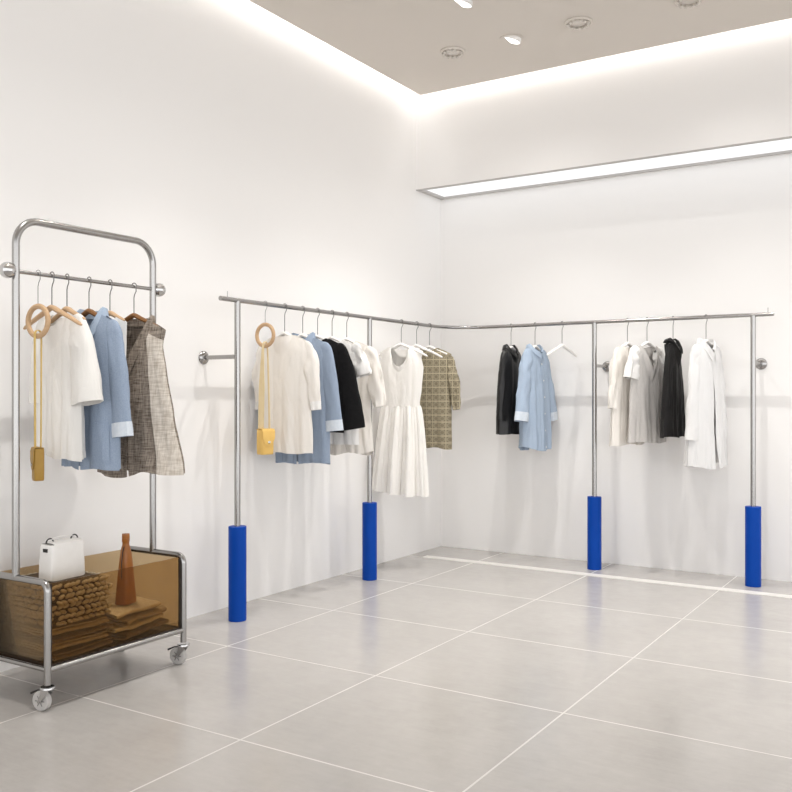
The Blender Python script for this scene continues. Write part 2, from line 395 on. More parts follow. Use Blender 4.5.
def body_mesh(S, part='all'):
    """front and back panels of a hanging garment: shoulders along x, front towards -y"""
    L = S['L']; prof = S['w']; D = S['d']; seed = S.get('seed', 1)
    nk = S.get('nk', .085); fd = S.get('fd', .09); bd = S.get('bd', .012); neck = S.get('neck', 'round')
    Wsh = prof[-1][1]; mb = MB(); ns, nt = 64, 44
    amp = S.get('fold', .018); kf = S.get('kf', 3.0); gap = S.get('open'); hemv = S.get('hem', .012)
    skew = S.get('skew', 0)
    cu = S.get('cu', 0)
    def fold(s, t, side):
        g = (1 - t) ** .9
        q = seed * 7.3 + side * 2.1
        sw = s + .10 * nz(s * 2, t * 1.6, q)
        f = (2 * abs(math.sin(kf * PI * .5 * sw + q)) ** .8 - 1) * .7 + (2 * abs(math.sin(kf * 1.15 * PI * sw + q * 1.7)) ** .8 - 1) * .35 * smooth(.9, .2, t)
        f += nz(s * 3 + q, t * 2.2, seed) * .7
        f += (.35 - abs(nz(s * 5 + q, t * 4 + s * 2, seed + 3)) * 1.4) * .5
        return side * amp * f * (g + .15)
    def pt(s, t, side):
        w = interp(prof, t); u = s * Wsh; a = abs(u)
        if a >= nk: top = zsh(u)
        else:
            k = a / nk; zk = zsh(nk)
            dep = fd if side < 0 else bd
            top = zk - dep * ((1 - k) ** .9 if (neck == 'v' and side < 0) else (1 - k ** 2.4) ** .6)
        hz = zsh(0) - L + hemv * nz(s * 1.7, seed * 3.1, side) + S.get('curve', 0) * s * s + S.get('tilt', 0) * s
        t2 = t
        z = lerp(hz, top, t2)
        xs = s * w + skew * (1 - t)
        wl = interp([(0, .9), (.5, .7), (1, .55)], t)
        Tb = interp(D, t) * max(0, 1 - abs(s) ** 2.6) ** .62
        if t > .8: Tb *= math.sqrt(max(0, 1 - ((t - .8) / .2) ** 2.2))
        Tn = 0
        if a < nk: Tn = .045 * math.sqrt(max(0, 1 - (a / nk) ** 2)) 
        Tk = max(Tb, Tn * smooth(.62, 1, t)) + .010 * (1 - abs(s) ** 6)
        y = side * Tk + fold(s, t, side) * (1 - abs(s) ** 8) * (1 if t < .75 else 1 - smooth(.75, 1, t) * .85)
        # edges: keep the side seam wavy together
        y += amp * .6 * nz(t * 2.5, seed, 5 * (s > 0)) * abs(s) ** 8 * (1 - t)
        xs += .006 * nz(t * 4, seed * 2, s * 2) * (1 - t)
        if cu: y += cu * s * s
        return Vector((xs, y, z))
    if part in ('all', 'back'):
        mb.grid([[pt(lerp(-1, 1, j / ns), i / nt, 1) for j in range(ns + 1)] for i in range(nt + 1)], flip=True)
    if part in ('all', 'front'):
        if not gap:
            mb.grid([[pt(lerp(-1, 1, j / ns), i / nt, -1) for j in range(ns + 1)] for i in range(nt + 1)])
        else:
            h = ns // 2
            g0, g1 = gap          # gap at the hem and at the neck, as a share of the half width
            for sd in (-1, 1):
                rows = []
                for i in range(nt + 1):
                    tt = i / nt; g = lerp(g0, g1, tt)
                    r = []
                    for j in range(h + 1):
                        q = j / h
                        s = lerp(-1, -g, q) if sd < 0 else lerp(g, 1, q)
                        p = pt(s, tt, -1)
                        e = q if sd < 0 else 1 - q
                        p.y -= .008 * e ** 6 * (1 - tt) + (.004 if sd < 0 else 0)
                        r.append(p)
                    rows.append(r)
                mb.grid(rows)
    return mb, pt

def sleeve_mesh(sd, S):
    """tube from the shoulder down; returns rows so that cuffs can follow"""
    Wsh = S['w'][-1][1]; sl = S['sl']; seed = S.get('seed', 1) + (11 if sd > 0 else 5)
    ln = sl['len']; out = sl.get('out', .05); fwd = sl.get('fwd', 0); r0 = sl.get('r0', .075) * .72; r1 = sl.get('r1', .055) * .86
    th0 = sl.get('th0', .028) * .55; th1 = sl.get('th1', .045) * .7; wr = sl.get('wr', .006)
    if isinstance(out, tuple): out = out[0 if sd < 0 else 1]
    if isinstance(fwd, tuple): fwd = fwd[0 if sd < 0 else 1]
    n, m = 24, 26
    z0 = zsh(Wsh); P0 = Vector((sd * (Wsh - .055), 0, z0 - .012)); P3 = Vector((sd * (Wsh + out), fwd, z0 - ln))
    P1 = P0 + Vector((sd * .045, 0, -.02)); P2 = Vector((sd * (Wsh - .01 + out * .6), fwd * .5, z0 - ln * .45))
    rows = []; prev = None
    def bez(t):
        a = 1 - t
        return P0*a**3 + P1*3*a*a*t + P2*3*a*t*t + P3*t**3
    puff = sl.get('puff', 0)
    for i in range(m + 1):
        t = i / m; p = bez(t); T = (bez(min(1, t + .02)) - bez(max(0, t - .02))).normalized()
        B = Vector((0, 1, 0)); B = (B - T * B.dot(T)).normalized(); N = B.cross(T)
        k = min(1, t / .22); cap = math.sqrt(max(0, 1 - (1 - k) ** 2))
        rn = lerp(r0, r1, t ** .8) * lerp(.2, 1, cap) + puff * math.sin(PI * clamp((t - .15) / .75)) 
        rb = lerp(th0, th1, t) * lerp(.5, 1, cap) + puff * .6 * math.sin(PI * clamp((t - .15) / .75))
        if puff and t > .88: rn *= lerp(1, .72, (t - .88) / .12)
        row = []
        for j in range(n):
            a = 2 * PI * j / n
            w = wr * (nz(math.cos(a) * 1.6 + seed, math.sin(a) * 1.6, t * ln * 9) * 1.3 + nz(math.cos(a) * 3 + seed, math.sin(a) * 3, t * ln * 16) * .7) * smooth(0, .3, t)
            w += wr * .9 * (.3 - abs(nz(math.cos(a) * 1.5 + seed, math.sin(a) * 1.5 + t * 1.5, t * ln * 11 + 5)) * 1.6) * smooth(.1, .4, t)
            row.append(p + N * ((rn + w) * math.cos(a)) + B * ((rb + w) * math.sin(a)))
        rows.append(row)
    return rows

def collar_mesh(S, stand=.028, fall=.05, point=.03, gapc=.25):
    nk = S.get('nk', .085); fd = S.get('fd', .05)
    mb = MB(); n = 30; rows = [[], [], [], []]
    for i in range(n + 1):
        a = lerp(-PI * (1 - gapc * .25), PI * (1 - gapc * .25), i / n)      # 0 = nape, +-pi = throat
        x = nk * 1.02 * math.sin(a); y = .042 * math.cos(a) + .002
        f = abs(a) / PI
        k = min(1, abs(math.sin(a)))
        if abs(a) > PI / 2: zb = zsh(nk) - fd * ((1 - k) ** .9 if S.get('neck') == 'v' else (1 - k ** 2.4) ** .6) - .002
        else: zb = zsh(nk) - .010 * (1 - k ** 2.4) ** .6
        e = smooth(.55, 1, f)
        cx, cy = math.sin(a), math.cos(a)
        rows[0].append((x * .96, y * .9, zb - .004))
        rows[1].append((x * .98, y, zb + stand * (1 - .5 * e)))
        rows[2].append((x + cx * .006, y + cy * .010 - .002 * e, zb + stand * (.9 - .5 * e)))
        rows[3].append((x + cx * (.014 + point * .4 * e), y + cy * .018 - .004 * e, zb + stand * (1 - .5 * e) - fall - point * e ** 2))
    mb.grid(rows); return mb

def garment(name, label, cat, loc, rz, m, S, group=None):
    t = thing(name, label, cat, loc, rz, group)
    mb, pt = body_mesh(S)
    mb.build('body', m, t, solid=S.get('thick', .0025), sharp=180)
    t['_'] = 0; del t['_']
    if 'sl' in S:
        for sd in (-1, 1):
            if S['sl'].get('only', 0) == -sd: continue
            rows = sleeve_mesh(sd, S)
            sm = S['sl'].get('mat', m)
            o = MB().grid(rows, True).build('sleeve', sm, t, solid=.0025, sharp=180)
            cf = S['sl'].get('cuff')
            if cf:
                k = max(2, int(len(rows) * cf[1])); rr = rows[-k:]
                out = []
                for r in rr:
                    c = sum((Vector(p) for p in r), Vector()) / len(r)
                    out.append([c + (Vector(p) - c) * cf[2] for p in r])
                MB().grid(out, True).build('cuff', cf[0], o, solid=.003, sharp=180)
    if 'collar' in S:
        c = S['collar']; collar_mesh(S, **c.get('p', {})).build('collar', c.get('mat', m), t, solid=.003, sharp=180)
    if 'hemband' in S:
        k = S['hemband']; mb2 = MB()
        for side in (-1, 1):
            rows = [[pt(lerp(-1, 1, j / 44), q, side) + Vector((0, side * .0026, 0)) for j in range(45)] for q in [k * i / 3 for i in range(4)]]
            mb2.grid(rows, flip=side > 0)
        mb2.build('hem_band', S.get('hem_mat', m), t, solid=.002, sharp=180)
    if 'placket' in S:
        a, b, wd = S['placket']; rows = []
        for i in range(31):
            q = lerp(a, b, i / 30)
            rows.append([pt(s, q, -1) + Vector((0, -.004, 0)) for s in (-wd, -wd * .3, wd * .3, wd)])
        MB().grid(rows).build('placket', S.get('pm', m), t, solid=.002, sharp=180)
        for i in range(6):
            q = lerp(a + .04, b - .03, i / 5); p = pt(0, q, -1) + Vector((0, -.007, 0))
            ax = Matrix.Rotation(R(90), 3, 'X')
            MB().lathe([(.001, -.001), (.0055, -.001), (.0055, .0015), (.001, .0015)], p, 12, ax).build('button', S.get('bm', M['white_leather']), t)
    if 'lapel' in S:
        for sd in (-1, 1):
            rows = []
            for i in range(21):
                q = lerp(S['lapel'], .93, i / 20); wd = .05 + .34 * smooth(0, .75, i / 20)
                rows.append([pt(sd * lerp(.02, wd, j / 8), q, -1) + Vector((0, -.006 - .006 * math.sin(PI * j / 8), 0)) for j in range(9)])
            MB().grid(rows, flip=sd < 0).build('lapel', S['collar']['mat'], t, solid=.003, sharp=180)
    if 'panel' in S:  # light falling on the vest's side, painted with the paler tweed
        rows = [[pt(lerp(lerp(.60, .66, q / 30), 1, j / 14), q / 30 * .93, -1) + Vector((.004 * (j / 14) ** 4, -.004, 0)) for j in range(15)] for q in range(31)]
        MB().grid(rows).build('painted_lit_side', M['tweed_lit'], t, solid=.003, sharp=180)['label'] = 'side of the tweed vest painted paler as lit'
    if 'pocket' in S:
        for s0, s1, t0, t1 in S['pocket']:
            rows = [[pt(lerp(s0, s1, j / 8), lerp(t0, t1, i / 8), -1) + Vector((0, -.005, 0)) for j in range(9)] for i in range(9)]
            MB().grid(rows).build('pocket', S.get('pkm', m), t, solid=.003, sharp=180)
    return t, pt

# ---- bag hanging from a wooden ring
def ring_bag(loc, rz, label_ring, label_bag, ring_r, zc, strap_top, strap_bot, strapm, bagm, bw, bd, bh, widths, brz=0):
    r = thing('ring_hanger', label_ring, 'hanger', loc, rz)
    P = [(0, 0, zc + ring_r), (0, 0, -.05), (.004, 0, -.036), (.013, 0, -.022)]
    P += [(.0155 * math.cos(a), 0, .0155 * math.sin(a)) for a in [R(-35) + R(215) * k / 12 for k in range(13)]]
    MB().tube(P, .0014, 8).build('hook', M['hook'], r)
    prof = [(.011 * math.cos(a), .010 * math.sin(a)) for a in [2 * PI * k / 14 for k in range(14)]]
    rows = []
    for i in range(48):
        a = 2 * PI * i / 48
        rows.append([((ring_r - .008 + p) * math.cos(a), q, zc + (ring_r - .008 + p) * math.sin(a)) for p, q in prof])
    rows.append(rows[0])
    MB().grid(rows, True).build('ring', M['wood_light'], r)
    b = thing('shoulder_bag', label_bag, 'bag', (loc[0], loc[1], loc[2]), rz + brz)
    zb = strap_bot
    ins = zc - ring_r + .019
    # bag body: rounded box with a front flap
    mb = MB(); rows = []
    for i, (k, sc) in enumerate(((0, .9), (.06, .98), (.3, 1), (.85, 1), (.96, .98), (1, .9))):
        z = zb - bh + bh * k; row = []
        for j in range(32):
            a = 2 * PI * j / 32; cx, sx = math.cos(a), math.sin(a); e = .35
            row.append((math.copysign(abs(cx) ** e, cx) * bw / 2 * sc, math.copysign(abs(sx) ** e, sx) * bd / 2 * sc, z))
        rows.append(row)
    body = mb.grid(rows, True, True, True).build('body', bagm, b, sharp=50)
    fl = []
    for k, (y, z) in enumerate(((bd * .42, zb + .001), (0, zb + .005), (-bd * .45, zb + .003), (-bd * .56, zb - .012), (-bd * .56, zb - bh * .35), (-bd * .55, zb - bh * .58))):
        wq = bw * (.5 if k < 4 else (.48 if k == 4 else .3))
        fl.append([(lerp(-wq, wq, j / 10), y, z - (0 if k < 5 else .012 * (1 - (2 * j / 10 - 1) ** 2))) for j in range(11)])
    MB().grid(fl).build('flap', bagm, b, solid=.003)
    MB().lathe([(.001, 0), (.008, .001), (.008, .005), (.001, .006)], (0, -bd * .57, zb - bh * .5), 14, Matrix.Rotation(R(90), 3, 'X')).build('clasp', M['chrome'], b)
    # strap: loop over the ring's lower arc, two flat bands hanging parallel to the ring
    cz, sz = math.cos(-brz), math.sin(-brz)
    def ro(x, y, z): return (x * cz - y * sz, x * sz + y * cz, z)
    for sd, w0, w1 in ((-1, widths[0], widths[1]), (1, widths[2], widths[3])):
        rows = []
        for i in range(13):
            q = i / 12; z = lerp(ins, zb - .004, q); w = lerp(w0, w1, min(1, q * 2))
            x = sd * lerp(.003, widths[4], q ** .7); y = sd * lerp(.013, .008, q)
            rows.append([ro(x - w * .5, y, z), ro(x + w * .5, y, z)])
        MB().grid(rows).build('strap', strapm, b, solid=.003)
    w = widths[0]
    top = [[ro(sx * w * .5, .014 * math.cos(a), ins - .001 + .014 * math.sin(a)) for sx in (-1, 1)] for a in [PI * k / 8 for k in range(9)]]
    MB().grid(top).build('strap_loop', strapm, b, solid=.003)
    return r, b

# ================================================================== left rail
def LL(y): return (RX, y, RZ + .001)
G1 = 'white hangers on the wall rack'
ring_bag(LL(-2.432), R(0), 'light wooden ring hanger at the left end of the wall rack', 'small yellow leather shoulder bag hanging from a wooden ring on the wall rack',
         .068, -.175, 0, -.70, M['cream_strap'], M['yellow_leather'], .085, .060, .138, (.013, .040, .010, .012, .024), R(78))
WH = lambda y, lab, half=.145: hanger(LL(y), R(2), lab, 'white', G1, half=half, drop=.078 * (half / .2) ** 1.3)
WH(-2.262, 'white hanger holding the white blouse beside the yellow bag')
WH(-2.096, 'white hanger holding the blue linen coat on the wall rack')
WH(-1.952, 'white hanger holding the black wool jacket on the wall rack')
WH(-1.805, 'white hanger holding the white short sleeved top behind the black jacket')
WH(-1.650, 'white hanger holding the cream puff sleeved top by the steel post')
WH(-1.000, 'white hanger holding the ivory sleeveless dress', .205)
WH(-.795, 'empty white hanger between the ivory dress and the olive checked top', .205)
WH(-.612, 'white hanger holding the olive checked top near the corner')

garment('white_blouse', 'white round necked blouse with short gathered sleeves beside the yellow bag', 'blouse', LL(-2.262), R(2), M['cream'],
        dict(L=.69, w=[(0, .195), (.5, .185), (.85, .185), (1, .18)], d=[(0, .035), (.5, .035), (.9, .028), (1, .01)], nk=.06, fd=.012, bd=.006, fold=.012, kf=2.2, seed=3,
             sl=dict(len=.375, out=(.0, .04), r0=.075, r1=.038, th0=.03, th1=.036, puff=.009, wr=.009, cuff=(M['white_cotton'], .12, 1.02))))
garment('linen_coat', 'blue linen coat with rolled pale cuffs hanging behind the white blouse', 'coat', LL(-2.096), R(2), M['denim'],
        dict(L=.76, w=[(0, .195), (.5, .19), (.85, .18), (1, .178)], d=[(0, .03), (.5, .032), (.9, .028), (1, .01)], nk=.07, fd=.07, neck='v', fold=.009, seed=5, open=(.02, .01),
             collar=dict(mat=M['denim']), pocket=[(.35, .85, .02, .27)],
             sl=dict(len=.50, out=(.005, .045), r0=.085, r1=.062, th0=.03, th1=.042, wr=.004, cuff=(M['denim_cuff'], .12, 1.03))))
garment('wool_jacket', 'black wool jacket with long sleeves on the wall rack left of the post', 'jacket', LL(-1.952), R(2), M['black'],
        dict(L=.585, w=[(0, .19), (.5, .185), (.85, .18), (1, .18)], d=[(0, .03), (.5, .032), (.9, .028), (1, .01)], nk=.07, fd=.06, neck='v', fold=.009, seed=8, open=(.05, .01),
             sl=dict(len=.49, out=(-.005, .085), r0=.085, r1=.085, th0=.03, th1=.035, wr=.005)))
garment('short_sleeved_top', 'white short sleeved top with ruffled sleeves half hidden behind the black jacket', 'top', LL(-1.805), R(2), M['white_cotton'],
        dict(L=.66, w=[(0, .195), (.5, .19), (.85, .185), (1, .185)], d=[(0, .032), (.5, .03), (.9, .026), (1, .01)], nk=.075, fd=.05, fold=.010, seed=12,
             sl=dict(len=.17, out=(.0, .05), r0=.075, r1=.075, th0=.03, th1=.05, wr=.018)))
garment('puff_sleeved_top', 'cream top with gathered elbow sleeves hanging in front of the steel post', 'top', LL(-1.650), R(2), M['cream'],
        dict(L=.72, w=[(0, .20), (.5, .175), (.85, .185), (1, .185)], d=[(0, .035), (.5, .03), (.9, .028), (1, .01)], nk=.07, fd=.05, fold=.014, kf=3.6, seed=14, hem=.03,
             sl=dict(len=.36, out=(.0, .06), r0=.08, r1=.055, th0=.03, th1=.045, puff=.004, wr=.012)))
# dress
def dress():
    t = thing('sleeveless_dress', 'ivory sleeveless dress with gathered skirt hanging near the corner', 'dress', LL(-1.000), R(8))
    S = dict(L=.44, w=[(0, .138), (.3, .15), (.7, .165), (.88, .150), (1, .162)], d=[(0, .045), (.5, .042), (.9, .035), (1, .008)], nk=.070, fd=.14, bd=.025, fold=.005, kf=3.0, seed=21, hem=.002)
    mb, pt = body_mesh(S); mb.build('bodice', M['dress'], t, solid=.0025, sharp=180)
    zt = zsh(0) - .435; rows = []; n = 200
    for i in range(33):
        q = i / 32; row = []
        for j in range(n):
            a = 2 * PI * j / n
            rx = lerp(.138, .195, q ** .7); ry = lerp(.050, .090, q ** .5)
            aw = a + .16 * nz(math.cos(a) * 1.5, math.sin(a) * 1.5, 2.0 + q * .5)
            f = (2 * abs(math.sin(aw * 5.5 + .9)) ** .75 - 1) * lerp(.006, .036, q ** .6) + (2 * abs(math.sin(aw * 11 + .3)) ** .8 - 1) * lerp(.010, .010, q)
            f += nz(math.cos(a) * 2, math.sin(a) * 2, 4.2) * .012 * q
            x = math.cos(a) * (rx + f * .4) - .008 * q; y = math.sin(a) * (ry + f)
            z = zt - .60 * q + .012 * q * nz(math.cos(a) * 2, math.sin(a) * 2, 9) - .016 * q * math.cos(a)
            row.append((x, y, z))
        rows.append(row)
    MB().grid(rows, True).build('skirt', M['dress'], t, solid=.0025, sharp=180)
    wb = [[(math.cos(2*PI*j/60) * .141, math.sin(2*PI*j/60) * .052, zt + dz) for j in range(60)] for dz in (.005, -.004)]
    MB().grid(wb, True).build('waist_seam', M['dress'], t, solid=.003, sharp=180)
dress()
garment('checked_top', 'olive and beige checked short sleeved top hanging nearest the corner', 'top', LL(-.612), R(6), M['print'],
        dict(L=.74, w=[(0, .175), (.5, .17), (.85, .17), (1, .17)], d=[(0, .04), (.5, .04), (.9, .035), (1, .01)], nk=.06, fd=.02, bd=.008, fold=.007, seed=31, hem=.02,
             sl=dict(len=.40, out=(.0, .045), r0=.07, r1=.035, th0=.03, th1=.04, puff=.006, wr=.012)))

# ================================================================== back rail
def BB(x): return (x, RY, RZ + .001)
def bh(x, rot, lab, half=.09): return hanger(BB(x), R(rot), lab, 'white', G1, half=half, drop=.078 * (half / .2) ** 1.3)
bh(.738, 90, 'white hanger holding the short black leather jacket nearest the corner')
bh(.927, 84, 'white hanger holding the pale blue chambray shirt')
bh(1.133, 76, 'empty white hanger between the blue shirt and the steel post', .175)
bh(1.604, 76, 'white hanger holding the long cream cardigan right of the post')
bh(1.738, 71, 'white hanger holding the pale grey V necked top')
bh(1.911, 86, 'white hanger holding the slim black garment', .06)
bh(2.123, 72, 'white hanger holding the long white shirt')
garment('leather_jacket', 'black leather jacket hanging nearest the corner on the back rail', 'jacket', BB(.738), R(90), M['black_leather'],
        dict(L=.64, w=[(0, .20), (.5, .185), (.85, .155), (1, .125)], d=[(0, .05), (.5, .05), (.9, .04), (1, .01)], nk=.065, fd=.05, fold=.010, seed=41, collar=dict(p=dict(stand=.03, fall=.035, point=.005)),
             sl=dict(len=.50, out=.035, r0=.075, r1=.058, th0=.05, th1=.05, wr=.006, cuff=(M['black_leather'], .08, 1.01))))
garment('chambray_shirt', 'pale blue chambray shirt with rolled cuffs on the back rail', 'shirt', BB(.927), R(84), M['denim_light'],
        dict(L=.755, w=[(0, .175), (.5, .165), (.85, .15), (1, .128)], d=[(0, .06), (.5, .055), (.9, .04), (1, .01)], nk=.07, fd=.04, fold=.014, seed=44, curve=.03,
             collar=dict(mat=M['denim_light'], p=dict(fall=.04, point=.01)), placket=(.0, .92, .09),
             sl=dict(len=.50, out=(.08, .06), fwd=(-.01, -.03), r0=.085, r1=.065, th0=.06, th1=.055, wr=.010, cuff=(M['denim_cuff'], .12, 1.03))))
garment('long_cardigan', 'long cream open cardigan right of the middle post', 'cardigan', BB(1.604), R(76), M['cream'],
        dict(L=.695, w=[(0, .205), (.5, .185), (.85, .165), (1, .14)], d=[(0, .035), (.5, .035), (.9, .028), (1, .01)], nk=.08, fd=.14, neck='v', fold=.010, seed=51, open=(.12, .02),
             sl=dict(len=.40, out=.045, r0=.07, r1=.045, th0=.04, th1=.04, puff=.003, wr=.010)))
garment('v_necked_top', 'pale grey V necked top with short rolled sleeves on the back rail', 'top', BB(1.738), R(71), M['grey_jersey'],
        dict(L=.675, w=[(0, .20), (.5, .185), (.85, .17), (1, .145)], d=[(0, .035), (.5, .03), (.9, .028), (1, .01)], nk=.085, fd=.17, neck='v', fold=.010, seed=55,
             sl=dict(len=.20, out=.03, r0=.07, r1=.07, th0=.04, th1=.05, wr=.014, mat=M['white_cotton'])))
garment('black_wrap_top', 'slim black satin jacket with standing collar between the grey top and the white shirt', 'jacket', BB(1.911), R(86), M['black_satin'],
        dict(L=.635, w=[(0, .175), (.5, .14), (.85, .10), (1, .08)], d=[(0, .035), (.5, .03), (.9, .025), (1, .01)], nk=.05, fd=.08, neck='v', fold=.010, seed=58, collar=dict(p=dict(stand=.03, fall=.02, point=.005)),
             sl=dict(len=.50, out=.04, r0=.055, r1=.05, th0=.04, th1=.045, wr=.006)))
garment('long_shirt', 'long crisp white shirt with collar left of the right hand post', 'shirt', BB(2.123), R(72), M['crisp_white'],
        dict(L=.83, w=[(0, .22), (.5, .19), (.85, .165), (1, .135)], d=[(0, .055), (.5, .045), (.9, .035), (1, .01)], nk=.07, fd=.07, neck='v', fold=.016, seed=61, open=(.08, .01), curve=.02,
             collar=dict(p=dict(fall=.05, point=.035)),
             sl=dict(len=.60, out=.045, fwd=(-.01, 0), r0=.085, r1=.062, th0=.05, th1=.05, wr=.008, cuff=(M['crisp_white'], .12, 1.005))))

# ================================================================== rolling cart
CX, YF, YR = .395, -4.09, -3.385
XL, XR = .2, .59
ct = thing('rolling_rack', 'steel rolling garment rack with an amber acrylic bin on casters', 'rolling rack', (CX, (YF + YR) / 2, 0))
CY = (YF + YR) / 2
def cr(p): return (p[0] - CX, p[1] - CY, p[2])
ZT, ZB, ZX = .487, .155, 1.69
r0 = .10
P = [(CX, YF, ZT), (CX, YF, 1.2), (CX, YF, 1.898 - r0)] + arc((CX, YF + r0, 1.898 - r0), r0, PI, PI / 2, 10, 'yz') + arc((CX, YR - r0, 1.898 - r0), r0, PI / 2, 0, 10, 'yz') + [(CX, YR, 1.2), (CX, YR, ZT)]
MB().tube([cr(p) for p in P], .0150, 16).build('hanging_frame', M['steel'], ct)
MB().tube([cr((CX, YF - .02, ZX)), cr((CX, YR + .02, ZX))], .0085, 14).build('crossbar', M['steel'], ct)
for y, s in ((YF - .036, -1), (YR + .036, 1)):
    MB().lathe([(.032 * math.cos(a), .032 * math.sin(a)) for a in [lerp(-PI/2, PI/2, k / 14) for k in range(15)]], cr((CX, y, ZX)), 24).build('ball_finial', M['chrome'], ct)
rc = .035
for y in (YF, YR):
    P = [(XL, y, .10), (XL, y, ZT - rc)] + arc((XL + rc, y, ZT - rc), rc, PI, PI / 2, 8) + arc((XR - rc, y, ZT - rc), rc, PI / 2, 0, 8) + [(XR, y, .10)]
    e = MB().tube([cr(p) for p in P], .0135, 14).build('end_frame', M['steel'], ct)
    MB().tube([cr((XL, y, ZB)), cr((XR, y, ZB))], .0095, 12).build('lower_bar', M['steel'], e)
for x in (XL, XR):
    MB().tube([cr((x, YF, ZB)), cr((x, YR, ZB))], .0115, 12).build('side_rail', M['steel'], ct)
# acrylic bin: four panels and a floor
bn = bpy.data.objects.new('acrylic_bin', None); C.objects.link(bn); bn.parent = ct; bn['label'] = 'open amber acrylic bin'
x0, x1, y0, y1 = XL + .006, XR - .006, YF + .018, YR - .018
zb, zt, th = ZB + .012, ZT - .005, .006
def panel(a, b, nm='panel', m='acrylic'): MB().box(cr(a), cr(b)).build(nm, M[m], bn)
panel((x1 - th, y0, zb), (x1, y1, zt)); panel((x0, y0, zb), (x0 + th, y1, zt))
panel((x0 + th, y0, zb), (x1 - th, y0 + th, zt)); panel((x0 + th, y1 - th, zb), (x1 - th, y1, zt))
panel((x0, y0, zb - .006), (x1, y1, zb), 'bin_floor')
ed = MB()
for xa, ya in ((x1, y0), (x1, y1), (x0, y0), (x0, y1)):
    ed.box(cr((xa - .004, ya - .004, zb - .006)), cr((xa + .003, ya + .004, zt - .002)))
for xa in (x0, x1): ed.box(cr((xa - .003, y0, zb - .008)), cr((xa + .003, y1, zb + .004)))
for ya in (y0, y1): ed.box(cr((x0, ya - .003, zb - .008)), cr((x1, ya + .003, zb + .004)))
ed.build('dark_edging', M['acrylic_dark'], bn)
# casters
def caster(x, y, ang):
    k = bpy.data.objects.new('caster', None); C.objects.link(k); k.parent = ct; k.location = cr((x, y, 0)); k.rotation_euler = (0, 0, ang)
    MB().lathe([(.001, .094), (.026, .094), (.028, .09), (.028, .085), (.018, .082), (.001, .082)], n=24).build('plate', M['chrome'], k)
    wx = .026; ax = Matrix.Rotation(R(90), 3, 'X')
    MB().lathe([(.024, -.013), (.034, -.013), (.038, -.009), (.038, .009), (.034, .013), (.024, .013)], (wx, 0, .038), 32, ax).build('wheel', M['caster_rubber'], k)
    hb = MB().lathe([(.001, -.006), (.022, -.006), (.022, .006), (.001, .006)], (wx, 0, .038), 20, ax)
    for q in range(6):
        a = 2 * PI * q / 6
        hb.tube([(wx + .008 * math.cos(a), -.011, .038 + .008 * math.sin(a)), (wx + .022 * math.cos(a), -.011, .038 + .022 * math.sin(a))], .003, 8)
        hb.tube([(wx + .008 * math.cos(a), .011, .038 + .008 * math.sin(a)), (wx + .022 * math.cos(a), .011, .038 + .022 * math.sin(a))], .003, 8)
    hb.build('hub', M['caster_hub'], k)
    f = MB()
    for s in (-1, 1):
        rows = []
        for px, pz, w in ((.0, .084, .018), (.006, .065, .014), (.02, .045, .010), (.028, .032, .007)):
            rows.append([(px - w, s * .0155, pz), (px + w, s * .0155, pz), (px + w, s * .0185, pz), (px - w, s * .0185, pz)])
        f.grid(rows, True, True, True)
    f.tube([(wx, -.021, .038), (wx, .021, .038)], .005, 10)
    f.build('fork', M['chrome'], k)
    MB().tube([(.012, 0, .078), (.045, 0, .076), (.075, 0, .062)], [.006, .006, .009], 8, flat=.5).build('brake_lever', M['black_trim'], k)
for x, y, a in ((XR, YF, R(192)), (XR, YR, R(196)), (XL, YF, R(185)), (XL, YR, R(205))): caster(x, y, a)

# ---- folded clothes in the bin
def folded(name, label, cx, cy, z, lx, ly, layers, m, seed, rz=0, gap=.010, amp=.006, group=None, cat='folded clothes', knitted=False, tilt=0):
    rows = []; prof = []
    hx = lx / 2
    for i in range(layers):
        d = 1 if i % 2 == 0 else -1
        for k in range(12): prof.append((d * lerp(-hx, hx, k / 11), i * gap))
        if i < layers - 1:
            for k in range(1, 5):
                a = -PI / 2 + PI * k / 5; prof.append((d * (hx + gap * .5 * math.cos(a)), i * gap + gap * .5 + gap * .5 * math.sin(a)))
    n = 26
    mb = MB()
    for j in range(n + 1):
        y = lerp(-ly / 2, ly / 2, j / n); row = []
        for x, zz in prof:
            w = amp * (nz(x * 9 + seed, y * 9, seed) + .5 * nz(x * 20, y * 20, seed + zz * 60)) * (1 + zz / max(gap, .001) * .12)
            xe = x * (1 + .03 * nz(y * 8, seed, zz * 50)) + .006 * nz(y * 14, seed + 4, zz * 90)
            ye = y + .010 * nz(x * 9, seed + 2, zz * 70) * (abs(2 * y / ly) ** 3)
            row.append((xe, ye, zz + w + amp + tilt * y + (layers * gap * .0)))
        rows.append(row)
    mb.grid(rows)
    o = mb.build(name, m, None, solid=gap * .55, sharp=180)
    o.location = (cx, cy, z); o.rotation_euler = (0, 0, rz)
    tag(o, label, cat, group); return o

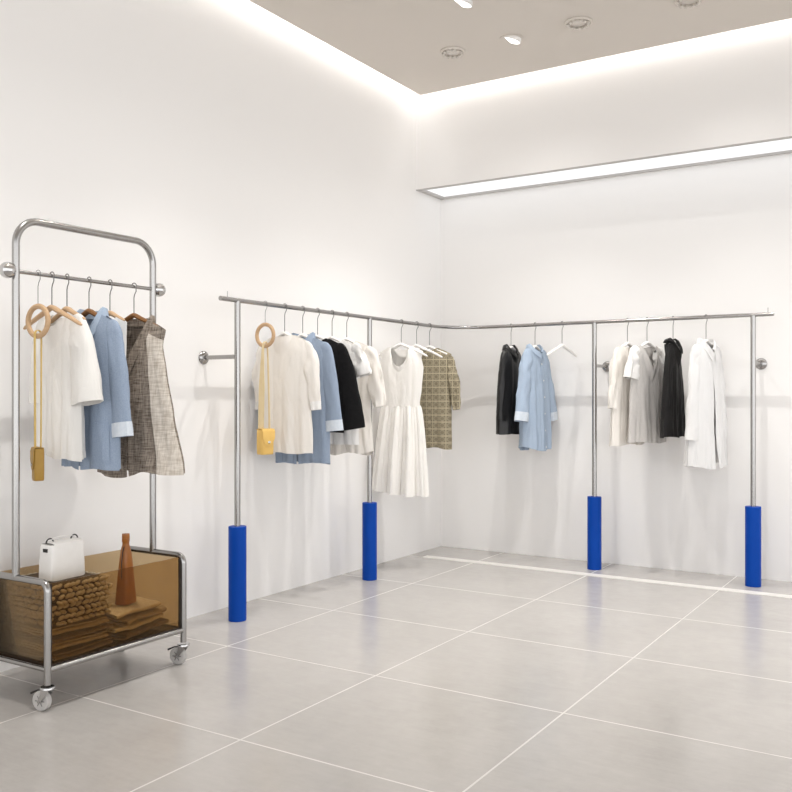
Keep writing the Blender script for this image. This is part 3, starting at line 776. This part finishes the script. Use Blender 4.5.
def knit_slab(label, cx, cy, z, lx, ly, h, seed, m, rz=0):
    """folded chunky knit: a soft core whose rim shows rows of thick slanted stitches"""
    mb = MB(); rng = random.Random(int(seed * 100))
    n = 60; rows = []; e = .3
    for k, zz in ((.9, 0), (.97, .15), (1, .5), (.97, .85), (.88, 1)):
        row = []
        for j in range(n):
            a = 2 * PI * j / n; cx_, sx_ = math.cos(a), math.sin(a)
            x = math.copysign(abs(cx_) ** e, cx_) * (lx / 2 - .018) * k; y = math.copysign(abs(sx_) ** e, sx_) * (ly / 2 - .018) * k
            row.append((x, y, h * zz + .003 * nz(x * 14, y * 14, seed)))
        rows.append(row)
    core = MB().grid(rows, True, True, True)
    def stitch(c, d, L, r):
        d = Vector(d).normalized(); up = Vector((0, 0, 1)); u = (up - d * up.dot(d)).normalized(); w = d.cross(u); rr = []
        for t in (-1, -.75, -.3, .3, .75, 1):
            k = math.sqrt(max(0, 1 - t * t)) * r + .0004
            rr.append([Vector(c) + d * (t * L) + u * (k * math.cos(2 * PI * q / 8)) + w * (k * math.sin(2 * PI * q / 8)) for q in range(8)])
        mb.grid(rr, True, True, True)
    pitch = .027; layers = 2; r = h / layers * .37
    for li in range(layers):
        zz = h * (li + .5) / layers
        for side in range(4):
            ln = ly if side % 2 == 0 else lx; cnt = int((ln - .02) / pitch)
            for q in range(cnt):
                o = (q - (cnt - 1) / 2) * pitch + (li % 2) * pitch * .5 + rng.uniform(-.005, .005)
                tilt = .42 * (1 if li % 2 else -1) + rng.uniform(-.15, .15)
                off = rng.uniform(-.006, .004)
                if side == 0: c, d = (lx / 2 - .006 + off, o, zz), (0, 1, tilt)
                elif side == 1: c, d = (o, -ly / 2 + .006 - off, zz), (1, 0, tilt)
                elif side == 2: c, d = (-lx / 2 + .006 - off, o, zz), (0, 1, tilt)
                else: c, d = (o, ly / 2 - .006 + off, zz), (1, 0, tilt)
                stitch(c, d, pitch * .58, r)
    o = mb.build('folded_knit', m, None, sharp=180)
    core.build('painted_shade_core', M['knit_shade'], o, sharp=180)['label'] = 'dark brown core painted as shade between the stitches'
    o.location = (cx, cy, z); o.rotation_euler = (0, 0, rz)
    tag(o, label, 'folded sweater', 'folded clothes in the amber bin'); return o
FG = 'folded clothes in the amber bin'
zf = zb
LXC, LYC = .395, -3.90
lows = [('fold_brown', 3), ('fold_sand', 3), ('fold_brown', 2), ('fold_sand', 3)]
names = ['bottom brown folded garment under the knit stack in the amber bin', 'sand folded garment, second from the bottom of the left pile', 'brown folded garment in the middle of the left pile', 'sand folded garment with a turned corner just under the chunky knits']
z = zf + .002
for i, ((mm, ly), nm) in enumerate(zip(lows, names)):
    folded('folded_garment', nm, LXC + .004 * (-1) ** i, LYC + .006 * (-1) ** i, z, .30, .285, ly, M[mm], 3 + i * 5, R((-1) ** i * 2), .0095, .004, FG)
    z += ly * .0095 + .006
kn = ['lowest chunky knit sweater in the left pile of the amber bin', 'second chunky knit from the bottom of the left pile in the bin', 'chunky knit just below the top one in the left pile', 'topmost chunky knit sweater right under the white handbag']
for i in range(4):
    knit_slab(kn[i], LXC + .003 * (-1) ** i, LYC + .004 * (-1) ** i, z, .31, .30, .043, i * 1.9, M['knit'], R((-1) ** i * 2.5)); z += .0405
ztop = z
rights = [('fold_brown', 2, 'bottom brown folded garment of the right pile in the amber bin'), ('fold_beige', 2, 'beige folded garment above the bottom one of the right pile'), ('fold_sand', 2, 'sand folded garment in the middle of the right pile'),
          ('fold_beige', 2, 'beige folded garment on top of the right pile under the tan bottle bag')]
z = zf + .008
for i, (mm, ly, nm) in enumerate(rights):
    folded('folded_garment', nm, .395 + .006 * (-1) ** i, -3.58 + .008 * (-1) ** i, z, .29, .265 - .01 * i, ly, M[mm], 40 + i * 7, R((-1) ** i * 4 + 2), .0115, .009, FG, tilt=.05)
    z += ly * .0115 + .007
zr = z
# ---- white box handbag on the knits
wb = thing('box_handbag', 'white box handbag standing on the knits in the amber bin', 'bag', (.44, -3.91, ztop + .003), R(4))
rows = []
BW, BDp, BH = .088, .178, .142
for k, sc, dz in ((0, .93, 0), (0, .985, .004), (.5, .96, BH * .5), (1, .92, BH - .008), (1, .88, BH)):
    row = []
    for j in range(40):
        a = 2 * PI * j / 40; cx_, sx_ = math.cos(a), math.sin(a); e = .22
        row.append((math.copysign(abs(cx_) ** e, cx_) * BW / 2 * sc, math.copysign(abs(sx_) ** e, sx_) * BDp / 2 * sc, dz))
    rows.append(row)
MB().grid(rows, True, True, True).build('body', M['white_leather'], wb, sharp=50)
lid = MB(); lr = []
for y in [lerp(-BDp * .40, BDp * .40, k / 12) for k in range(13)]:
    lr.append([(x, y, BH + .001 + q) for x, q in ((-.036, -.02), (-.036, .003), (-.02, .008), (.02, .008), (.037, .003), (.038, -.022))])
lid.grid(lr).build('lid', M['white_leather'], wb, solid=.003)
for y in (-.062, .062):
    hp = arc((0, y, BH + .006), .018, 0, PI, 10, 'yz')
    MB().tube([(0.0, p[1], p[2]) for p in hp], .0028, 8).build('handle_ring', M['black_trim'], wb)
hpts = [(0, lerp(-.062, .062, k / 12), BH + .018 + .008 * math.sin(PI * k / 12)) for k in range(13)]
MB().tube(hpts, .004, 8, flat=.5).build('handle', M['white_leather'], wb)
MB().box((-.012, -BDp / 2 * .93 - .003, BH - .028), (.012, -BDp / 2 * .92 + .003, BH - .014)).build('clasp', M['black_trim'], wb)
# ---- tan bottle shaped bag on the right pile
bt = thing('bottle_bag', 'tall tan leather bottle shaped bag standing on the folded clothes', 'bag', (.452, -3.592, zr + .004), R(20))
rows = []
BHt = .268
for q, hw, hd in ((0, .047, .032), (.02, .049, .034), (.3, .041, .029), (.6, .033, .023), (.8, .027, .018), (.9, .021, .014), (.94, .0145, .012), (.99, .0145, .012), (1.0, .017, .013), (1.05, .017, .013)):
    row = []
    for j in range(28):
        a = 2 * PI * j / 28; cx_, sx_ = math.cos(a), math.sin(a); e = .5
        row.append((math.copysign(abs(cx_) ** e, cx_) * hd, math.copysign(abs(sx_) ** e, sx_) * hw, BHt * q))
    rows.append(row)
MB().grid(rows, True, True, True).build('body', M['tan_leather'], bt, sharp=60)
MB().lathe([(.001, 0), (.016, 0), (.017, .004), (.016, .02), (.001, .022)], (0, 0, BHt * 1.05), 18).build('cap', M['tan_leather'], bt)
for s in (-1, 1):
    pts = [(.002, s * .018, BHt * .92), (.003, s * .032, BHt * .84), (.004, s * .043, BHt * .68), (.005, s * .046, BHt * .5), (.004, s * .0415, BHt * .42)]
    MB().tube(pts, .0022, 8).build('strap', M['black_trim'], bt)

# ---- garments on the cart's crossbar
def KK(y): return (CX, y, ZX + .0005)
ring_bag(KK(-3.99), R(2), 'light wooden ring hanger at the front end of the rolling rack', 'small ochre leather bag on a long strap hanging from the rolling rack',
         .068, -.19, 0, -.70, M['gold_strap'], M['ochre_leather'], .056, .04, .13, (.010, .010, .008, .007, .007), R(-25))
def kh(y, rot, lab, kind, half=.2): return hanger(KK(y), R(rot), lab, kind, 'wooden hangers on the rolling rack', half=half, top=-.124, drop=.078 * (half / .2) ** 1.3)
kh(-3.925, -2, 'empty light wooden hanger in front of the white linen shirt', 'light', .19)
kh(-3.852, -6, 'light wooden hanger holding the white linen shirt', 'light', .13)
kh(-3.741, -4, 'brown wooden hanger holding the blue coat on the rolling rack', 'brown', .135)
kh(-3.630, -3, 'light wooden hanger holding the white top behind the blue coat', 'light', .095)
kh(-3.496, 3, 'brown wooden hanger holding the brown tweed vest', 'brown', .145)

garment('linen_shirt', 'white linen shirt with wide short sleeves at the front of the rolling rack', 'shirt', (CX - .045, -3.850, ZX + .025), R(-6), M['linen'],
        dict(L=.61, tilt=-.022, w=[(0, .168), (.5, .155), (.85, .15), (1, .145)], d=[(0, .035), (.5, .035), (.9, .028), (1, .01)], nk=.075, fd=.06, bd=.02, fold=.011, seed=71, hemband=.045, hem=.02, skew=-.01,
             sl=dict(len=.345, out=(-.02, .058), r0=.085, r1=.092, th0=.035, th1=.075, wr=.005, cuff=(M['linen'], .1, 1.02))))
garment('button_coat', 'blue coat with open lapels and pale cuffs on the rolling rack', 'coat', (CX + .012, -3.741, ZX + .025), R(-4), M['denim'],
        dict(L=.67, w=[(0, .195), (.5, .185), (.85, .175), (1, .172)], d=[(0, .03), (.5, .03), (.9, .028), (1, .01)], nk=.08, fd=.16, neck='v', fold=.006, seed=75, open=(.02, .02),
             lapel=.68, collar=dict(mat=M['denim_light'], p=dict(fall=.06, point=.03, stand=.03)), pocket=[(.30, .85, .06, .30)],
             sl=dict(len=.47, out=(.0, .045), r0=.08, r1=.062, th0=.035, th1=.04, wr=.004, cuff=(M['denim_cuff'], .12, 1.03))))
garment('white_shirt', 'white sleeveless top mostly hidden between the blue coat and the tweed vest', 'top', (CX - .02, -3.630, ZX + .02), R(-3), M['white_cotton'],
        dict(L=.50, w=[(0, .12), (.5, .12), (.85, .125), (1, .135)], d=[(0, .025), (.5, .025), (.9, .024), (1, .01)], nk=.075, fd=.05, fold=.006, seed=78))
garment('tweed_vest', 'brown tweed sleeveless vest with open collar at the rear of the rolling rack', 'vest', (CX, -3.496, ZX + .02), R(3), M['tweed'],
        dict(L=.71, w=[(0, .255), (.4, .21), (.7, .18), (.88, .165), (1, .19)], d=[(0, .045), (.5, .04), (.9, .035), (1, .01)], nk=.105, fd=.19, neck='v', fold=.018, kf=2.0, seed=83, panel=True, open=(.015, .01), hem=.03, skew=.04,
             collar=dict(mat=M['tweed'], p=dict(fall=.07, point=.03, stand=.03))))

# ------------------------------------------------------------------ world and view
w = bpy.data.worlds.new('world'); bpy.context.scene.world = w; w.use_nodes = True
bg = w.node_tree.nodes['Background']; bg.inputs[0].default_value = (.98, .988, 1.0, 1)
# ambient for the open shop around; horizon band added to light the lower walls
wt = w.node_tree
tc = wt.nodes.new('ShaderNodeTexCoord'); sx = wt.nodes.new('ShaderNodeSeparateXYZ'); wt.links.new(tc.outputs['Generated'], sx.inputs[0])
ab = wt.nodes.new('ShaderNodeMath'); ab.operation = 'ABSOLUTE'; wt.links.new(sx.outputs[2], ab.inputs[0])
mr = wt.nodes.new('ShaderNodeMapRange'); mr.interpolation_type = 'SMOOTHSTEP'
mr.inputs[1].default_value = .04; mr.inputs[2].default_value = .42; mr.inputs[3].default_value = 2.25; mr.inputs[4].default_value = .82
wt.links.new(ab.outputs[0], mr.inputs[0]); wt.links.new(mr.outputs[0], bg.inputs[1])
sc = bpy.context.scene
sc.view_settings.view_transform = 'Standard'; sc.view_settings.look = 'None'; sc.view_settings.exposure = .14; sc.view_settings.gamma = 1
sc.view_settings.use_curve_mapping = False
sc.cycles.max_bounces = 10; sc.cycles.diffuse_bounces = 5; sc.cycles.transparent_max_bounces = 24
sc.cycles.use_denoising = True
